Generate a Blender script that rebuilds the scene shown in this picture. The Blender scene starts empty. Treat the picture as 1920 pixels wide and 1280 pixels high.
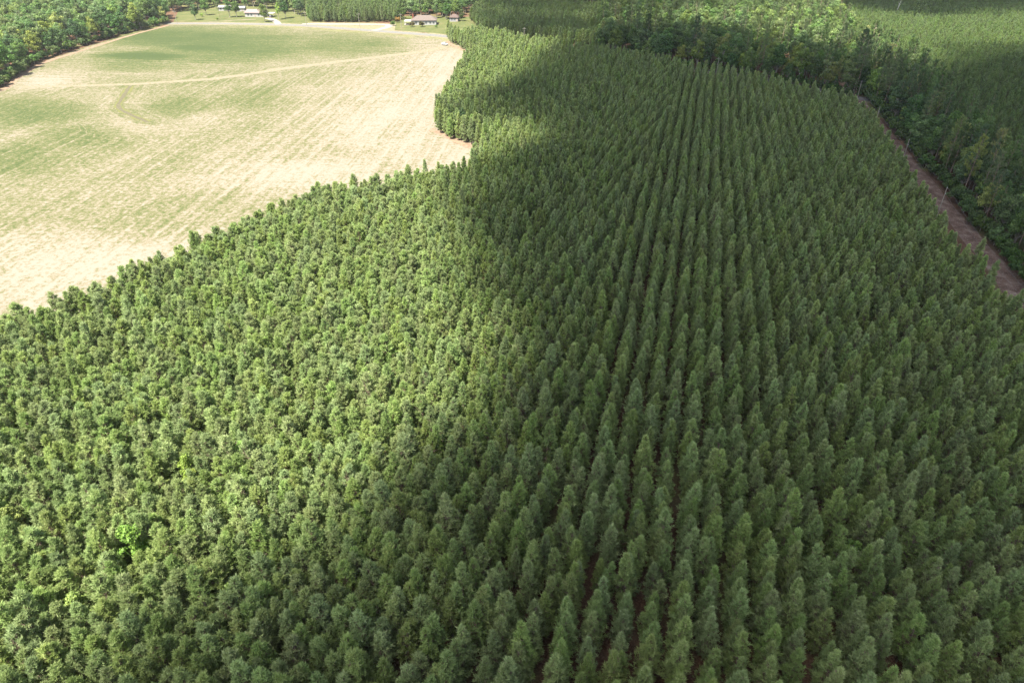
import bpy, bmesh, math, random
import numpy as np
from mathutils import Vector, Matrix
R = math.radians
random.seed(7); rng = np.random.default_rng(7)
sc = bpy.context.scene
COL = sc.collection
HAZE = True

# ------------------------------------------------------------------ camera geometry
H = 82.0
PITCH = R(33.5)
F = 1280.0
cp, sp = math.cos(PITCH), math.sin(PITCH)
def G(px, py, z=0.0):
    """point of the place at height z seen at photo pixel (px, py) of the 1920 x 1280 photograph"""
    dx = (px - 960) / F; dy = -(py - 640) / F
    t = (H - z) / (sp - dy * cp)
    return Vector((dx * t, t * (cp + dy * sp), z))
def depth_of(x, y, z=0.0):
    return y * cp + (H - z) * sp
def proj(x, y, z=0.0):
    d = depth_of(x, y, z)
    if d <= 1: return (-9999, -9999)
    u = y * sp - (H - z) * cp
    return (960 + F * x / d, 640 - F * u / d)

cam = bpy.data.cameras.new('camera'); cam.sensor_width = 36; cam.lens = 24
cam.clip_start = 1; cam.clip_end = 8000
co = bpy.data.objects.new('camera', cam); COL.objects.link(co)
co.location = (0, 0, H); co.rotation_euler = (math.pi/2 - PITCH, 0, 0)
sc.camera = co

# ------------------------------------------------------------------ light
SUN_EL, SUN_AZ = R(62), R(50)           # the sun stands high on the left, a little behind the camera
S = Vector((-math.cos(SUN_EL)*math.cos(SUN_AZ), -math.cos(SUN_EL)*math.sin(SUN_AZ), math.sin(SUN_EL)))
w = bpy.data.worlds.new('World'); sc.world = w; w.use_nodes = True
nt = w.node_tree; bg = nt.nodes['Background']
sky = nt.nodes.new('ShaderNodeTexSky'); sky.sky_type = 'NISHITA'; sky.sun_disc = False
sky.sun_elevation = SUN_EL; sky.sun_rotation = math.atan2(S.x, S.y)
sky.air_density = 1.0; sky.dust_density = 1.5
hs_ = nt.nodes.new('ShaderNodeHueSaturation'); hs_.inputs['Saturation'].default_value = .55      # a half clouded, whitish sky
nt.links.new(sky.outputs[0], hs_.inputs['Color']); nt.links.new(hs_.outputs[0], bg.inputs[0]); bg.inputs[1].default_value = 0.071
sl = bpy.data.lights.new('sun', 'SUN'); sl.energy = 5.0; sl.angle = R(0.53); sl.color = (1.0, 0.935, 0.80)
so = bpy.data.objects.new('sun', sl); COL.objects.link(so)
so.rotation_euler = (-S).to_track_quat('-Z', 'Y').to_euler(); so.location = (-100, -50, 300)
sc.view_settings.view_transform = 'Standard'; sc.view_settings.look = 'None'
sc.view_settings.exposure = 2.25; sc.view_settings.gamma = 1
cy = sc.cycles
cy.max_bounces = 6; cy.diffuse_bounces = 4; cy.glossy_bounces = 1; cy.transmission_bounces = 3
cy.transparent_max_bounces = 40; cy.volume_bounces = 1
cy.use_denoising = True; cy.denoiser = 'OPENIMAGEDENOISE'; cy.denoising_input_passes = 'RGB_ALBEDO_NORMAL'; cy.denoising_prefilter = 'NONE'

# ------------------------------------------------------------------ helpers
def tag(o, label=None, cat=None, group=None, kind=None):
    if label: o['label'] = label
    if cat: o['category'] = cat
    if group: o['group'] = group
    if kind: o['kind'] = kind
    return o
def link(o, parent=None):
    COL.objects.link(o)
    if parent: o.parent = parent
    return o
def empty(name, loc=(0,0,0), rz=0, scale=1.0):
    o = bpy.data.objects.new(name, None); COL.objects.link(o)
    o.location = loc; o.rotation_euler = (0, 0, rz)
    o.scale = (scale,)*3 if not hasattr(scale, '__len__') else scale
    o.empty_display_size = 0.5
    return o
def bm_obj(name, bm, mat, parent=None, smooth=False):
    me = bpy.data.meshes.new(name); bm.to_mesh(me); bm.free()
    if mat: me.materials.append(mat)
    if smooth:
        for p in me.polygons: p.use_smooth = True
    return link(bpy.data.objects.new(name, me), parent)
def box(bm, x0, x1, y0, y1, z0, z1):
    vs = [bm.verts.new(p) for p in ((x0,y0,z0),(x1,y0,z0),(x1,y1,z0),(x0,y1,z0),(x0,y0,z1),(x1,y0,z1),(x1,y1,z1),(x0,y1,z1))]
    for f in ((3,2,1,0),(4,5,6,7),(0,1,5,4),(1,2,6,5),(2,3,7,6),(3,0,4,7)): bm.faces.new([vs[i] for i in f])
def boxes(name, lst, mat, parent=None, bevel=0):
    bm = bmesh.new()
    for b in lst: box(bm, *b)
    if bevel: bmesh.ops.bevel(bm, geom=bm.edges[:], offset=bevel, segments=2, affect='EDGES')
    return bm_obj(name, bm, mat, parent)
def tube(bm, pts, rad, n=6):
    rings = []
    for i, p in enumerate(pts):
        p = Vector(p)
        d = (Vector(pts[min(i+1, len(pts)-1)]) - Vector(pts[max(i-1, 0)])).normalized()
        a = d.orthogonal().normalized(); b = d.cross(a)
        r = rad[i] if hasattr(rad, '__len__') else rad
        rings.append([bm.verts.new(p + a*math.cos(k*2*math.pi/n)*r + b*math.sin(k*2*math.pi/n)*r) for k in range(n)])
    for i in range(len(rings)-1):
        for k in range(n):
            bm.faces.new((rings[i][k], rings[i][(k+1)%n], rings[i+1][(k+1)%n], rings[i+1][k]))
    bm.faces.new(rings[0][::-1]); bm.faces.new(rings[-1])
def inside(poly, x, y):
    c = False; n = len(poly); j = n-1
    for i in range(n):
        xi, yi = poly[i][0], poly[i][1]; xj, yj = poly[j][0], poly[j][1]
        if (yi > y) != (yj > y) and x < (xj-xi)*(y-yi)/(yj-yi)+xi: c = not c
        j = i
    return c
def segdist(p, a, b):
    ax, ay = a[0], a[1]; dx, dy = b[0]-ax, b[1]-ay
    t = max(0, min(1, ((p[0]-ax)*dx+(p[1]-ay)*dy)/(dx*dx+dy*dy+1e-9)))
    return math.hypot(p[0]-ax-t*dx, p[1]-ay-t*dy)
def polydist(p, pl, closed=False):
    n = len(pl); m = n if closed else n-1
    return min(segdist(p, pl[i], pl[(i+1)%n]) for i in range(m))

# ------------------------------------------------------------------ materials
class N:
    """small wrapper for building node materials"""
    def __init__(s, name):
        s.m = bpy.data.materials.new(name); s.m.use_nodes = True; s.t = s.m.node_tree
        s.t.nodes.clear(); s.out = s.add('ShaderNodeOutputMaterial')
    def add(s, typ, **kw):
        n = s.t.nodes.new(typ)
        for k, v in kw.items(): setattr(n, k, v)
        return n
    def ln(s, a, b): s.t.links.new(a, b)
    def noise(s, scale, detail=4, vec=None, rough=0.55, dist=0.0):
        n = s.add('ShaderNodeTexNoise'); n.inputs['Scale'].default_value = scale
        n.inputs['Detail'].default_value = detail; n.inputs['Roughness'].default_value = rough
        n.inputs['Distortion'].default_value = dist
        if vec is not None: s.ln(vec, n.inputs['Vector'])
        return n.outputs['Fac']
    def pos(s): return s.add('ShaderNodeNewGeometry').outputs['Position']
    def obj(s): return s.add('ShaderNodeTexCoord').outputs['Object']
    def mapping(s, vec, scale=(1,1,1), rot=(0,0,0)):
        n = s.add('ShaderNodeMapping'); n.inputs['Scale'].default_value = scale; n.inputs['Rotation'].default_value = rot
        s.ln(vec, n.inputs['Vector']); return n.outputs[0]
    def ramp(s, fac, stops):
        n = s.add('ShaderNodeValToRGB'); cr = n.color_ramp
        while len(cr.elements) < len(stops): cr.elements.new(0.5)
        for e, (p, c) in zip(cr.elements, stops):
            e.position = p; e.color = (*c, 1) if hasattr(c, '__len__') else (c, c, c, 1)
        s.ln(fac, n.inputs[0]); return n.outputs[0]
    def mix(s, fac, a, b, mode='MIX'):
        n = s.add('ShaderNodeMix', data_type='RGBA', blend_type=mode)
        if hasattr(fac, 'is_linked'): s.ln(fac, n.inputs[0])
        else: n.inputs[0].default_value = fac
        for v, i in ((a, 6), (b, 7)):
            if hasattr(v, 'is_linked'): s.ln(v, n.inputs[i])
            else: n.inputs[i].default_value = (*v, 1) if hasattr(v, '__len__') else (v, v, v, 1)
        return n.outputs[2]
    def math(s, op, a, b=0.0, clamp=False):
        n = s.add('ShaderNodeMath', operation=op); n.use_clamp = clamp
        for v, i in ((a, 0), (b, 1)):
            if hasattr(v, 'is_linked'): s.ln(v, n.inputs[i])
            else: n.inputs[i].default_value = v
        return n.outputs[0]
    def attr(s, name):
        return s.add('ShaderNodeAttribute', attribute_name=name).outputs['Fac']
    def principled(s, col, rough=0.8, spec=0.3, metal=0.0, bump=None, bstr=0.5, bdist=0.1):
        p = s.add('ShaderNodeBsdfPrincipled')
        if hasattr(col, 'is_linked'): s.ln(col, p.inputs['Base Color'])
        else: p.inputs['Base Color'].default_value = (*col, 1)
        p.inputs['Roughness'].default_value = rough; p.inputs['Specular IOR Level'].default_value = spec
        p.inputs['Metallic'].default_value = metal
        if bump is not None:
            b = s.add('ShaderNodeBump'); b.inputs['Strength'].default_value = bstr; b.inputs['Distance'].default_value = bdist
            s.ln(bump, b.inputs['Height']); s.ln(b.outputs[0], p.inputs['Normal'])
        s.ln(p.outputs[0], s.out.inputs[0]); return s.m

def foliage_mat(name, dark, mid, light, trans=0.47, dead=(0.20, 0.15, 0.11), gloss=0.25, hue=0.026):
    n = N(name)
    c = n.ramp(n.attr('tint'), [(0.0, dead), (0.07, dead), (0.10, dark), (0.55, mid), (1.0, light)])
    oi = n.add('ShaderNodeObjectInfo')
    hs = n.add('ShaderNodeHueSaturation')
    n.ln(c, hs.inputs['Color'])
    h = n.math('MULTIPLY', n.math('SUBTRACT', oi.outputs['Random'], 0.5), hue)
    n.ln(n.math('ADD', h, 0.5), hs.inputs['Hue'])
    r2 = n.math('FRACT', n.math('MULTIPLY', oi.outputs['Random'], 37.3))
    n.ln(n.math('ADD', n.math('MULTIPLY', r2, 0.38), 0.80), hs.inputs['Value'])
    r3 = n.math('FRACT', n.math('MULTIPLY', oi.outputs['Random'], 91.7))
    n.ln(n.math('ADD', n.math('MULTIPLY', r3, 0.25), 0.85), hs.inputs['Saturation'])
    col = n.mix(1.0, hs.outputs[0], oi.outputs['Color'], 'MULTIPLY')
    p = n.add('ShaderNodeBsdfPrincipled'); n.ln(col, p.inputs['Base Color'])
    p.inputs['Roughness'].default_value = 0.5; p.inputs['Specular IOR Level'].default_value = gloss
    t = n.add('ShaderNodeBsdfTranslucent'); n.ln(col, t.inputs['Color'])
    mx = n.add('ShaderNodeMixShader'); mx.inputs[0].default_value = trans
    n.ln(p.outputs[0], mx.inputs[1]); n.ln(t.outputs[0], mx.inputs[2]); n.ln(mx.outputs[0], n.out.inputs[0])
    return n.m
M = {}
M['needles'] = foliage_mat('pine needles', (.140,.200,.074), (.238,.322,.110), (.375,.44,.185))
M['old_needles'] = foliage_mat('old pine needles', (.10,.15,.06), (.155,.22,.085), (.23,.29,.12))
M['young_needles'] = foliage_mat('young pine needles', (.095,.14,.05), (.165,.235,.08), (.27,.34,.135))
M['leaves'] = foliage_mat('broad leaves', (.048,.087,.026), (.104,.168,.046), (.20,.28,.085), trans=0.35, hue=0.05)
M['dead_twigs'] = N('dead twigs').principled((.30,.27,.24), .9)
def bark(name, a, b):
    n = N(name); v = n.mapping(n.obj(), (6,6,1.2))
    f = n.noise(2.0, 5, v)
    return n.principled(n.ramp(f, [(.3, a), (.7, b)]), .95, .1, bump=f, bstr=.8, bdist=.03)
M['bark'] = bark('pine bark', (.10,.07,.055), (.23,.18,.15))
M['grey_bark'] = bark('grey bark', (.16,.14,.12), (.36,.33,.29))
M['pole_wood'] = bark('weathered pole wood', (.17,.155,.13), (.25,.23,.20))
M['cable'] = N('cable').principled((.09,.09,.09), .6)
M['ceramic'] = N('insulator').principled((.45,.47,.48), .3)

# ------------------------------------------------------------------ ground
n = N('pine straw ground'); p = n.pos()
f1 = n.noise(.35, 6, p); f2 = n.noise(3.5, 4, p); f3 = n.noise(.04, 3, p)
c = n.ramp(f1, [(.25, (.035,.018,.012)), (.5, (.062,.034,.022)), (.75, (.10,.064,.042))])
c = n.mix(n.ramp(f2, [(.45, 0), (.62, .8)]), c, (.125,.078,.05))
c = n.mix(n.ramp(f3, [(.5, 0), (.62, .55)]), c, (.10,.13,.045))
M['ground'] = n.principled(c, .95, .1, bump=f2, bstr=.6, bdist=.15)
bm = bmesh.new()
bmesh.ops.create_grid(bm, x_segments=40, y_segments=40, size=4000)
ground = bm_obj('ground', bm, M['ground']); tag(ground, 'forest floor of rust brown pine straw under all the trees', 'ground', kind='structure')

# field outline (pixels -> place)
FIELD = [G(-420, 800), G(-320, 290), G(-160,215), G(0, 172), G(30,150), G(76, 118), G(150, 92), G(235, 66), G(318, 47.5),
         G(440, 47.6), G(560, 51), G(660, 58.5), G(760, 66.5), G(840, 72.5), G(870,88), G(905,108), G(900, 145), G(880,200), G(930, 262), G(940, 320), G(800, 410), G(520, 500), G(230, 640), G(-40, 800)]
def strip(name, pts, width, z, mat, n=6, wob=0.0):
    # a band following a line, smoothed
    P = [Vector(p) for p in pts]; Q = []
    for i in range(len(P)-1):
        p0, p1, p2, p3 = P[max(i-1,0)], P[i], P[i+1], P[min(i+2, len(P)-1)]
        for k in range(n):
            t = k/n
            Q.append(0.5*((2*p1)+(p2-p0)*t+(2*p0-5*p1+4*p2-p3)*t*t+(3*p1-p0-3*p2+p3)*t**3))
    Q.append(P[-1])
    bm = bmesh.new(); prev = None
    for i, q in enumerate(Q):
        d = (Q[min(i+1, len(Q)-1)]-Q[max(i-1,0)]); d.z = 0; d.normalize(); nn = Vector((d.y, -d.x, 0))
        wd = width[0]+(width[1]-width[0])*i/(len(Q)-1) if hasattr(width, '__len__') else width
        wl = wd/2*(1+wob*random.uniform(-1,1)); wr = wd/2*(1+wob*random.uniform(-1,1))
        a = bm.verts.new((q.x-nn.x*wl, q.y-nn.y*wl, z)); b = bm.verts.new((q.x+nn.x*wr, q.y+nn.y*wr, z))
        if prev: bm.faces.new((prev[0], prev[1], b, a))
        prev = (a, b)
    bmesh.ops.recalc_face_normals(bm, faces=bm.faces[:])
    for f in bm.faces:
        if f.normal.z < 0: f.normal_flip()
    return bm_obj(name, bm, mat), Q
DITCH = [G(244,162), G(232,180), G(222,200), G(240,213), G(277,229)]
TRACK = [G(28,164), G(120,162), G(242,158.5), G(330,153), G(420,146), G(520,131), G(620,118), G(720,106), G(800,96), G(836,88)]
def smooth01(x): x = max(0, min(1, x)); return x*x*(3-2*x)
d_ = (G(475,170)-G(225,320)); AZF = math.atan2(d_.x, d_.y)      # drilling direction of the lower field
bm = bmesh.new()
bm.faces.new([bm.verts.new((v.x, v.y, .03)) for v in FIELD])
xs = [v.x for v in FIELD]; ys = [v.y for v in FIELD]; STEP = 5.0
for ax, lo, hi in ((0, min(xs), max(xs)), (1, min(ys), max(ys))):
    k = lo + STEP
    while k < hi:
        bmesh.ops.bisect_plane(bm, geom=bm.verts[:]+bm.edges[:]+bm.faces[:], plane_co=(k, k, 0), plane_no=(1,0,0) if ax == 0 else (0,1,0))
        k += STEP
for f in bm.faces:
    if f.normal.z < 0: f.normal_flip()
# greenness of the field: green crop, bleached straw and two thin darker green patches
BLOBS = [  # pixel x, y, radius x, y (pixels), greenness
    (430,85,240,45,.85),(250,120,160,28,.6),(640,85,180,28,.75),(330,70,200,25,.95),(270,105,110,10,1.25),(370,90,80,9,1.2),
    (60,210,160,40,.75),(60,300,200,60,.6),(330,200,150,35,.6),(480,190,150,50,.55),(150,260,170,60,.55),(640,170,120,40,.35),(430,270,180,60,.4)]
PALE = [(90,150,70,15,.9),(215,190,40,22,.5),(270,235,50,16,.7),(720,230,150,90,.85),(560,330,230,45,.85),(200,480,300,50,.9),(830,150,60,60,.6),(20,540,200,60,.8),(380,225,40,12,.5),(830,130,60,60,.6)]
me = bpy.data.meshes.new('field'); bm.to_mesh(me); bm.free()
g_, l_, e_ = [], [], []
for v in me.vertices:
    x, y = v.co.x, v.co.y; px, py = proj(x, y)
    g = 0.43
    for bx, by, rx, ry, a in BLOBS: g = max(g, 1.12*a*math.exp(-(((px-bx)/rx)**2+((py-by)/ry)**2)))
    for bx, by, rx, ry, a in PALE: g *= 1-a*math.exp(-(((px-bx)/rx)**2+((py-by)/ry)**2))
    g *= .12+.88*smooth01((polydist((x, y), FIELD[15:])-9)/36)
    dd = polydist((x, y), DITCH); dt = polydist((x, y), TRACK)
    g = max(g, .62*math.exp(-(dd/4.5)**2))
    upper = py < 165-0.085*(px-0)
    lane = (x*math.cos(AZF)-y*math.sin(AZF))
    if upper: lane = y*0.98+x*.1
    k = smooth01(1-(dd-8)/14)
    lane = lane*(1-k)+dd*k
    g_.append(g); l_.append(lane); e_.append(math.exp(-(polydist((x,y), FIELD[9:], False)/5)**2))
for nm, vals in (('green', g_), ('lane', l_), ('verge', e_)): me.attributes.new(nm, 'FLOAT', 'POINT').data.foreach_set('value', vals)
n = N('stubble field'); p = n.pos()
lane = n.attr('lane'); cx = n.add('ShaderNodeCombineXYZ'); n.ln(lane, cx.inputs[0])
ps = n.add('ShaderNodeSeparateXYZ'); n.ln(p, ps.inputs[0])
n.ln(n.math('MULTIPLY', n.math('ADD', ps.outputs[0], ps.outputs[1]), .025), cx.inputs[1])
st1 = n.noise(.28, 5, cx.outputs[0], .65); st2 = n.noise(.8, 4, cx.outputs[0], .7)
big = n.noise(.035, 5, p, .6); fine = n.noise(.75, 6, p, .8); mid = n.noise(.25, 4, p, .65)
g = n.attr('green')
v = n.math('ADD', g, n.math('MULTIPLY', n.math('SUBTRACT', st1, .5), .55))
v = n.math('ADD', v, n.math('MULTIPLY', n.math('SUBTRACT', st2, .5), .75))
v = n.math('ADD', v, n.math('MULTIPLY', n.math('SUBTRACT', big, .5), .8))
v = n.math('ADD', v, n.math('MULTIPLY', n.math('SUBTRACT', fine, .5), 2.9))
v = n.math('ADD', v, n.math('MULTIPLY', n.math('SUBTRACT', mid, .5), .8))
ln_ = n.math('POWER', n.math('ABSOLUTE', n.math('SINE', n.math('MULTIPLY', n.math('ADD', lane, n.math('MULTIPLY', mid, 1.2)), 3.14159/5.2))), 14.0)      # drill lines left bare
v = n.math('SUBTRACT', v, n.math('MULTIPLY', ln_, n.ramp(big, [(.38, 0.0), (.6, .2)])), clamp=True)
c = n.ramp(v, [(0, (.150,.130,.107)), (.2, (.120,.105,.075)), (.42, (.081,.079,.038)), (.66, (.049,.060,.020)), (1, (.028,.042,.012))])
vg = n.math('MULTIPLY', n.attr('verge'), n.ramp(n.noise(.12, 4, p), [(.4, 0), (.6, .8)]))
c = n.mix(vg, c, (.115,.12,.042))
M['field'] = n.principled(c, .95, .15, bump=fine, bstr=.5, bdist=.1)
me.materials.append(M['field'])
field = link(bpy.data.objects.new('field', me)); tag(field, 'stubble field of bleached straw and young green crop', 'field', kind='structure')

# tracks, ditch, road, verges
n = N('farm track dirt'); p = n.pos(); f = n.noise(.9, 5, p)
M['track'] = n.principled(n.ramp(f, [(.35, (.105,.10,.055)), (.5, (.135,.118,.085)), (.7, (.155,.135,.108))]), .95, .1, bump=f)
o, _ = strip('farm_track', TRACK, (3.5, 7.5), .06, M['track'], wob=.25); tag(o, 'pale dirt farm track crossing the field', 'track', kind='structure')
n = N('ditch grass'); p = n.pos(); f = n.noise(1.2, 4, p)
M['ditch_grass'] = n.principled(n.ramp(f, [(.35, (.070,.076,.027)), (.65, (.100,.098,.040))]), .95, .1, bump=f)
M['ditch'] = n.m
o, _ = strip('ditch_verge', DITCH, 3.6, .055, M['ditch_grass'], wob=.35); tag(o, 'yellow green grass on both sides of the field ditch', 'grass verge', kind='structure')
n = N('ditch mud'); p = n.pos(); f = n.noise(1.2, 4, p)
o, _ = strip('ditch', DITCH, 1.7, .085, n.principled(n.ramp(f, [(.35, (.058,.055,.034)), (.65, (.088,.079,.052))]), .95, .1, bump=f), wob=.3)
tag(o, 'short dark drainage ditch bending through the field', 'ditch', kind='structure')
n = N('bare margin soil'); p = n.pos(); f = n.noise(.5, 5, p)
M['margin'] = n.principled(n.ramp(f, [(.3, (.11,.07,.048)), (.55, (.155,.115,.085)), (.75, (.12,.115,.055))]), .95, .1, bump=f)
o, _ = strip('field_margin', [G(930,286), G(900,281), G(860,266), G(825,249), G(806,243)], 4.0, .06, M['margin'], wob=.3)
tag(o, 'reddish bare soil along the foot of the pines at the notch of the field', 'soil', kind='structure')
o, _ = strip('field_margin', [G(905,108), G(880,98), G(850,86), G(838,77)], 3.0, .06, M['margin'], wob=.3)
tag(o, 'bare sandy soil along the pines behind the parked car', 'soil', kind='structure')
o, _ = strip('field_margin', [G(-120,200), G(0,170), G(40,141), G(80,119), G(160,93), G(240,68), G(316,48)], 3.5, .06, M['margin'], wob=.3)
tag(o, 'bare reddish soil along the foot of the left woodland', 'soil', kind='structure')
n = N('grey asphalt'); p = n.pos(); f = n.noise(2.0, 5, p)
M['asphalt'] = n.principled(n.ramp(f, [(.3, (.085,.085,.087)), (.7, (.12,.12,.12))]), .9, .2)  # plain grey road surface, tone varies at random
ROAD = [G(-60,44), G(180,43.5), G(300,44.5), G(440,45), G(560,48), G(660,55), G(760,62.5), G(840,69), G(950,82), G(1100,103), G(1300,130), G(1480,158), G(1628,187), G(1800,200), G(2100,205)]
n = N('dry roadside grass'); p = n.pos(); f = n.noise(.5, 5, p)
M['dry_verge'] = n.principled(n.ramp(f, [(.3, (.095,.098,.042)), (.55, (.14,.125,.085)), (.75, (.17,.148,.115))]), .95, .1)
o, _ = strip('road_verge', ROAD, 13.0, .05, M['dry_verge'], wob=.15); tag(o, 'dry pale grass verge along the asphalt road', 'grass verge', kind='structure')
o, RQ = strip('asphalt_road', ROAD, 6.4, .09, M['asphalt']); tag(o, 'grey two lane country road behind the field', 'road', kind='structure')
M['white_paint'] = N('worn road paint').principled((.3,.3,.28), .8)
M['yellow_paint'] = N('worn yellow road paint').principled((.25,.19,.06), .8)
o, _ = strip('road_centre_line', ROAD, .22, .11, M['yellow_paint'], n=8); tag(o, 'thin yellow centre line on the country road', 'road marking', kind='structure')
# yards
n = N('yard lawn'); p = n.pos(); f = n.noise(.12, 5, p); f2 = n.noise(1.2, 4, p)
c = n.ramp(f, [(.3, (.040,.056,.019)), (.5, (.060,.070,.025)), (.7, (.09,.085,.042))])
M['lawn'] = n.principled(n.mix(n.ramp(f2, [(.4,0),(.7,.5)]), c, (.10,.098,.042)), .95, .1)
def sheet(name, pts, z, mat, label, cat):
    bm = bmesh.new(); f = bm.faces.new([bm.verts.new((q.x, q.y, z)) for q in pts]); f.normal_update()
    if f.normal.z < 0: f.normal_flip()
    return tag(bm_obj(name, bm, mat), label, cat, kind='structure')
sheet('lawn', [G(325,41.5), G(440,42.3), G(580,46), G(600,25), G(560,8), G(380,2), G(335,20)], .035, M['lawn'], 'sunlit yard grass around the far left house', 'lawn')
sheet('lawn', [G(735,56), G(800,61.5), G(900,71), G(930,42), G(880,32), G(740,30)], .035, M['lawn'], 'green lawn around the white house with brown hip roof', 'lawn')
sheet('front_verge', [G(575,47), G(740,57.5), G(742,45), G(660,43), G(578,42.5)], .04, M['dry_verge'], 'pale dry ground in front of the roadside pine stand', 'grass verge')
n = N('concrete drive'); p = n.pos(); f = n.noise(.8, 4, p)
M['concrete'] = n.principled(n.ramp(f, [(.3, (.15,.14,.125)), (.7, (.19,.178,.16))]), .9, .2)
o, _ = strip('driveway', [G(522,46.5), G(519,42), G(510,37), G(500,34.5)], (4.5, 6), .12, M['concrete']); tag(o, 'pale concrete driveway running from the road to the pink roofed house', 'driveway', kind='structure')
o, _ = strip('driveway', [G(372,43.3), G(410,40.5), G(450,38.2), G(480,37.2)], 2.6, .12, M['track'], wob=.2); tag(o, 'narrow sandy lane curving in front of the pink roofed house', 'driveway', kind='structure')
o, _ = strip('driveway', [G(566,45.6), G(650,46), G(715,46.5), G(730,49), G(718,54), G(700,58)], 5.5, .12, M['concrete'], wob=.1); tag(o, 'pale sandy drive looping past the roadside pine stand', 'driveway', kind='structure')

# strip of bare soil under the power line on the right
E0 = G(1893, 500); E1 = G(1722, 300)       # foot of the belt of trees
P0 = G(1841, 500, 9.5); P1 = G(1702, 300, 9.5); P0.z = P1.z = 0
np_ = Vector(((P1-P0).y, -(P1-P0).x, 0)).normalized(); P0 += np_*3.2; P1 += np_*1.4      # edge of the plantation
sd = (E1-E0).normalized(); sn = Vector((sd.y, -sd.x, 0))         # sn points away from the plantation
S0 = E0-sn*4.2-sd*25; S1 = S0+sd*262
n = N('red clay strip'); p = n.pos(); f = n.noise(.35, 6, p); f2 = n.noise(2.5, 5, p, .7)
c = n.ramp(f, [(.3, (.055,.036,.027)), (.5, (.105,.068,.053)), (.72, (.18,.145,.12))])
c = n.mix(n.ramp(f2, [(.56, 0), (.68, .8)]), c, (.27,.24,.215))
M['clay'] = n.principled(c, .95, .1, bump=f2, bstr=.6, bdist=.1)
o, _ = strip('dirt_track', [S0-sd*160+sn*1, S0-sd*60+sn*1, S0+sn*1, S0+sd*60, S0+sd*120, S0+sd*180, S1+sd*6], (7.5, 4.5), .06, M['clay'], wob=.2)
tag(o, 'reddish bare clay track under the power line beside the plantation', 'track', kind='structure')

# ------------------------------------------------------------------ tree generators
def tri_mesh(name, V, Fs, tint, mat):
    me = bpy.data.meshes.new(name)
    V = np.asarray(V, dtype=np.float32); nv = len(V)
    me.from_pydata(V.tolist(), [], Fs)
    a = me.attributes.new('tint', 'FLOAT', 'POINT'); a.data.foreach_set('value', np.asarray(tint, dtype=np.float32))
    me.materials.append(mat); me.update()
    return me
def unit(v): return v/(np.linalg.norm(v)+1e-9)
def needle_tuft(r, V, Fs, T, p, d, k, ln, wd, tint, out):
    """needles radiating forward around a shoot"""
    d = unit(d)
    for _ in range(k):
        q = unit(d + r.normal(0, .55, 3)); s = unit(np.cross(q, out + r.normal(0, .38, 3)))
        L = ln*r.uniform(.7, 1.25); i = len(V)
        b = p + r.normal(0, .06, 3)
        V += [b - s*wd*.5 + q*L*.15, b + s*wd*.5 + q*L*.15, b + q*L]; Fs.append((i, i+1, i+2))
        t = min(1, max(.09, tint + r.normal(0, .10))) if tint > 0.08 else tint
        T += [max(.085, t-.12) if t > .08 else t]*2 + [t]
def pine(seed, h=11.5, base=2.2, rmax=1.75, step=.42, tuft=8, nl=.42, wd=.11, mat='needles', tall=False, blunt=.70):
    r = np.random.default_rng(seed)
    V, Fs, T = [], [], []; bm = bmesh.new()
    lean = r.normal(0, .012, 2)
    tp = [(lean[0]*z + .05*math.sin(z*.7+seed), lean[1]*z + .05*math.cos(z*.9+seed), z) for z in np.linspace(0, h, 7)]
    r0 = .11 if not tall else .2
    tube(bm, tp, [r0*(1-.85*i/6) for i in range(7)], 6)
    z = base; hemi = r.uniform(0, 6.28); lop = r.uniform(0, .22)
    while z < h-.25:
        t = (z-base)/(h-base)
        prof = rmax*min(1, (.35+t*3.2))*(1-t)**blunt + .12
        if tall: prof = rmax*(min(1, .5+t*2))*(1-t)**.45 + .2
        nb = r.integers(4, 7) if not tall else r.integers(2, 5)
        a0 = r.uniform(0, 6.28)
        for k in range(nb):
            a = a0 + k*2*math.pi/nb + r.normal(0, .3)
            if r.random() < .06: continue
            L = prof*r.uniform(.72, 1.18)*(1+lop*math.cos(a-hemi))
            el = R(8 + 48*t + r.normal(0, 8))
            if tall: el = R(5+45*t + r.normal(0, 14))
            d = np.array([math.cos(a)*math.cos(el), math.sin(a)*math.cos(el), math.sin(el)])
            o = np.array([lean[0]*z, lean[1]*z, z])
            tip = o + d*L + np.array([0, 0, .18*L])
            tube(bm, [o, o+d*L*.55, tip], [.03+.012*L, .02+.008*L, .008], 3)
            ns = int(2 + L*3.4) if not tall else int(3+L*3.5)
            lo = .30 if not tall else .5
            tb = r.normal(.5, .10)
            for j in range(ns):
                s = lo + (1-lo)*(j+r.uniform(0, .9))/ns
                side = np.cross(d, [0,0,1])*r.normal(0, .17*L*(1.1-.5*s)) + np.array([0,0,1])*r.normal(.03, .09*L)
                pt = o + d*L*s + np.array([0,0,.18*L*s*s]) + side
                sd_ = d*.8 + side*.6/(.2*L+.1) + np.array([0, 0, .75])
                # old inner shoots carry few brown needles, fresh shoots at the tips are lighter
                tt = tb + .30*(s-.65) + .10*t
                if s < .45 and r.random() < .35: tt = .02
                needle_tuft(r, V, Fs, T, pt, sd_, tuft, nl, wd, tt, np.array([d[0], d[1], .9]))
        z += step*r.uniform(.8, 1.25)
    for j in range(6):
        needle_tuft(r, V, Fs, T, np.array([lean[0]*h, lean[1]*h, h-.25+j*.08])+r.normal(0,.05,3), np.array([0,0,1.4]), tuft, nl*.9, wd*.9, .75, r.normal(0, .6, 3)+np.array([0,0,.5]))
    tm = bpy.data.meshes.new('trunk'); bm.to_mesh(tm); bm.free(); tm.materials.append(M['bark'])
    return tri_mesh('crown', V, Fs, T, M[mat]), tm
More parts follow.
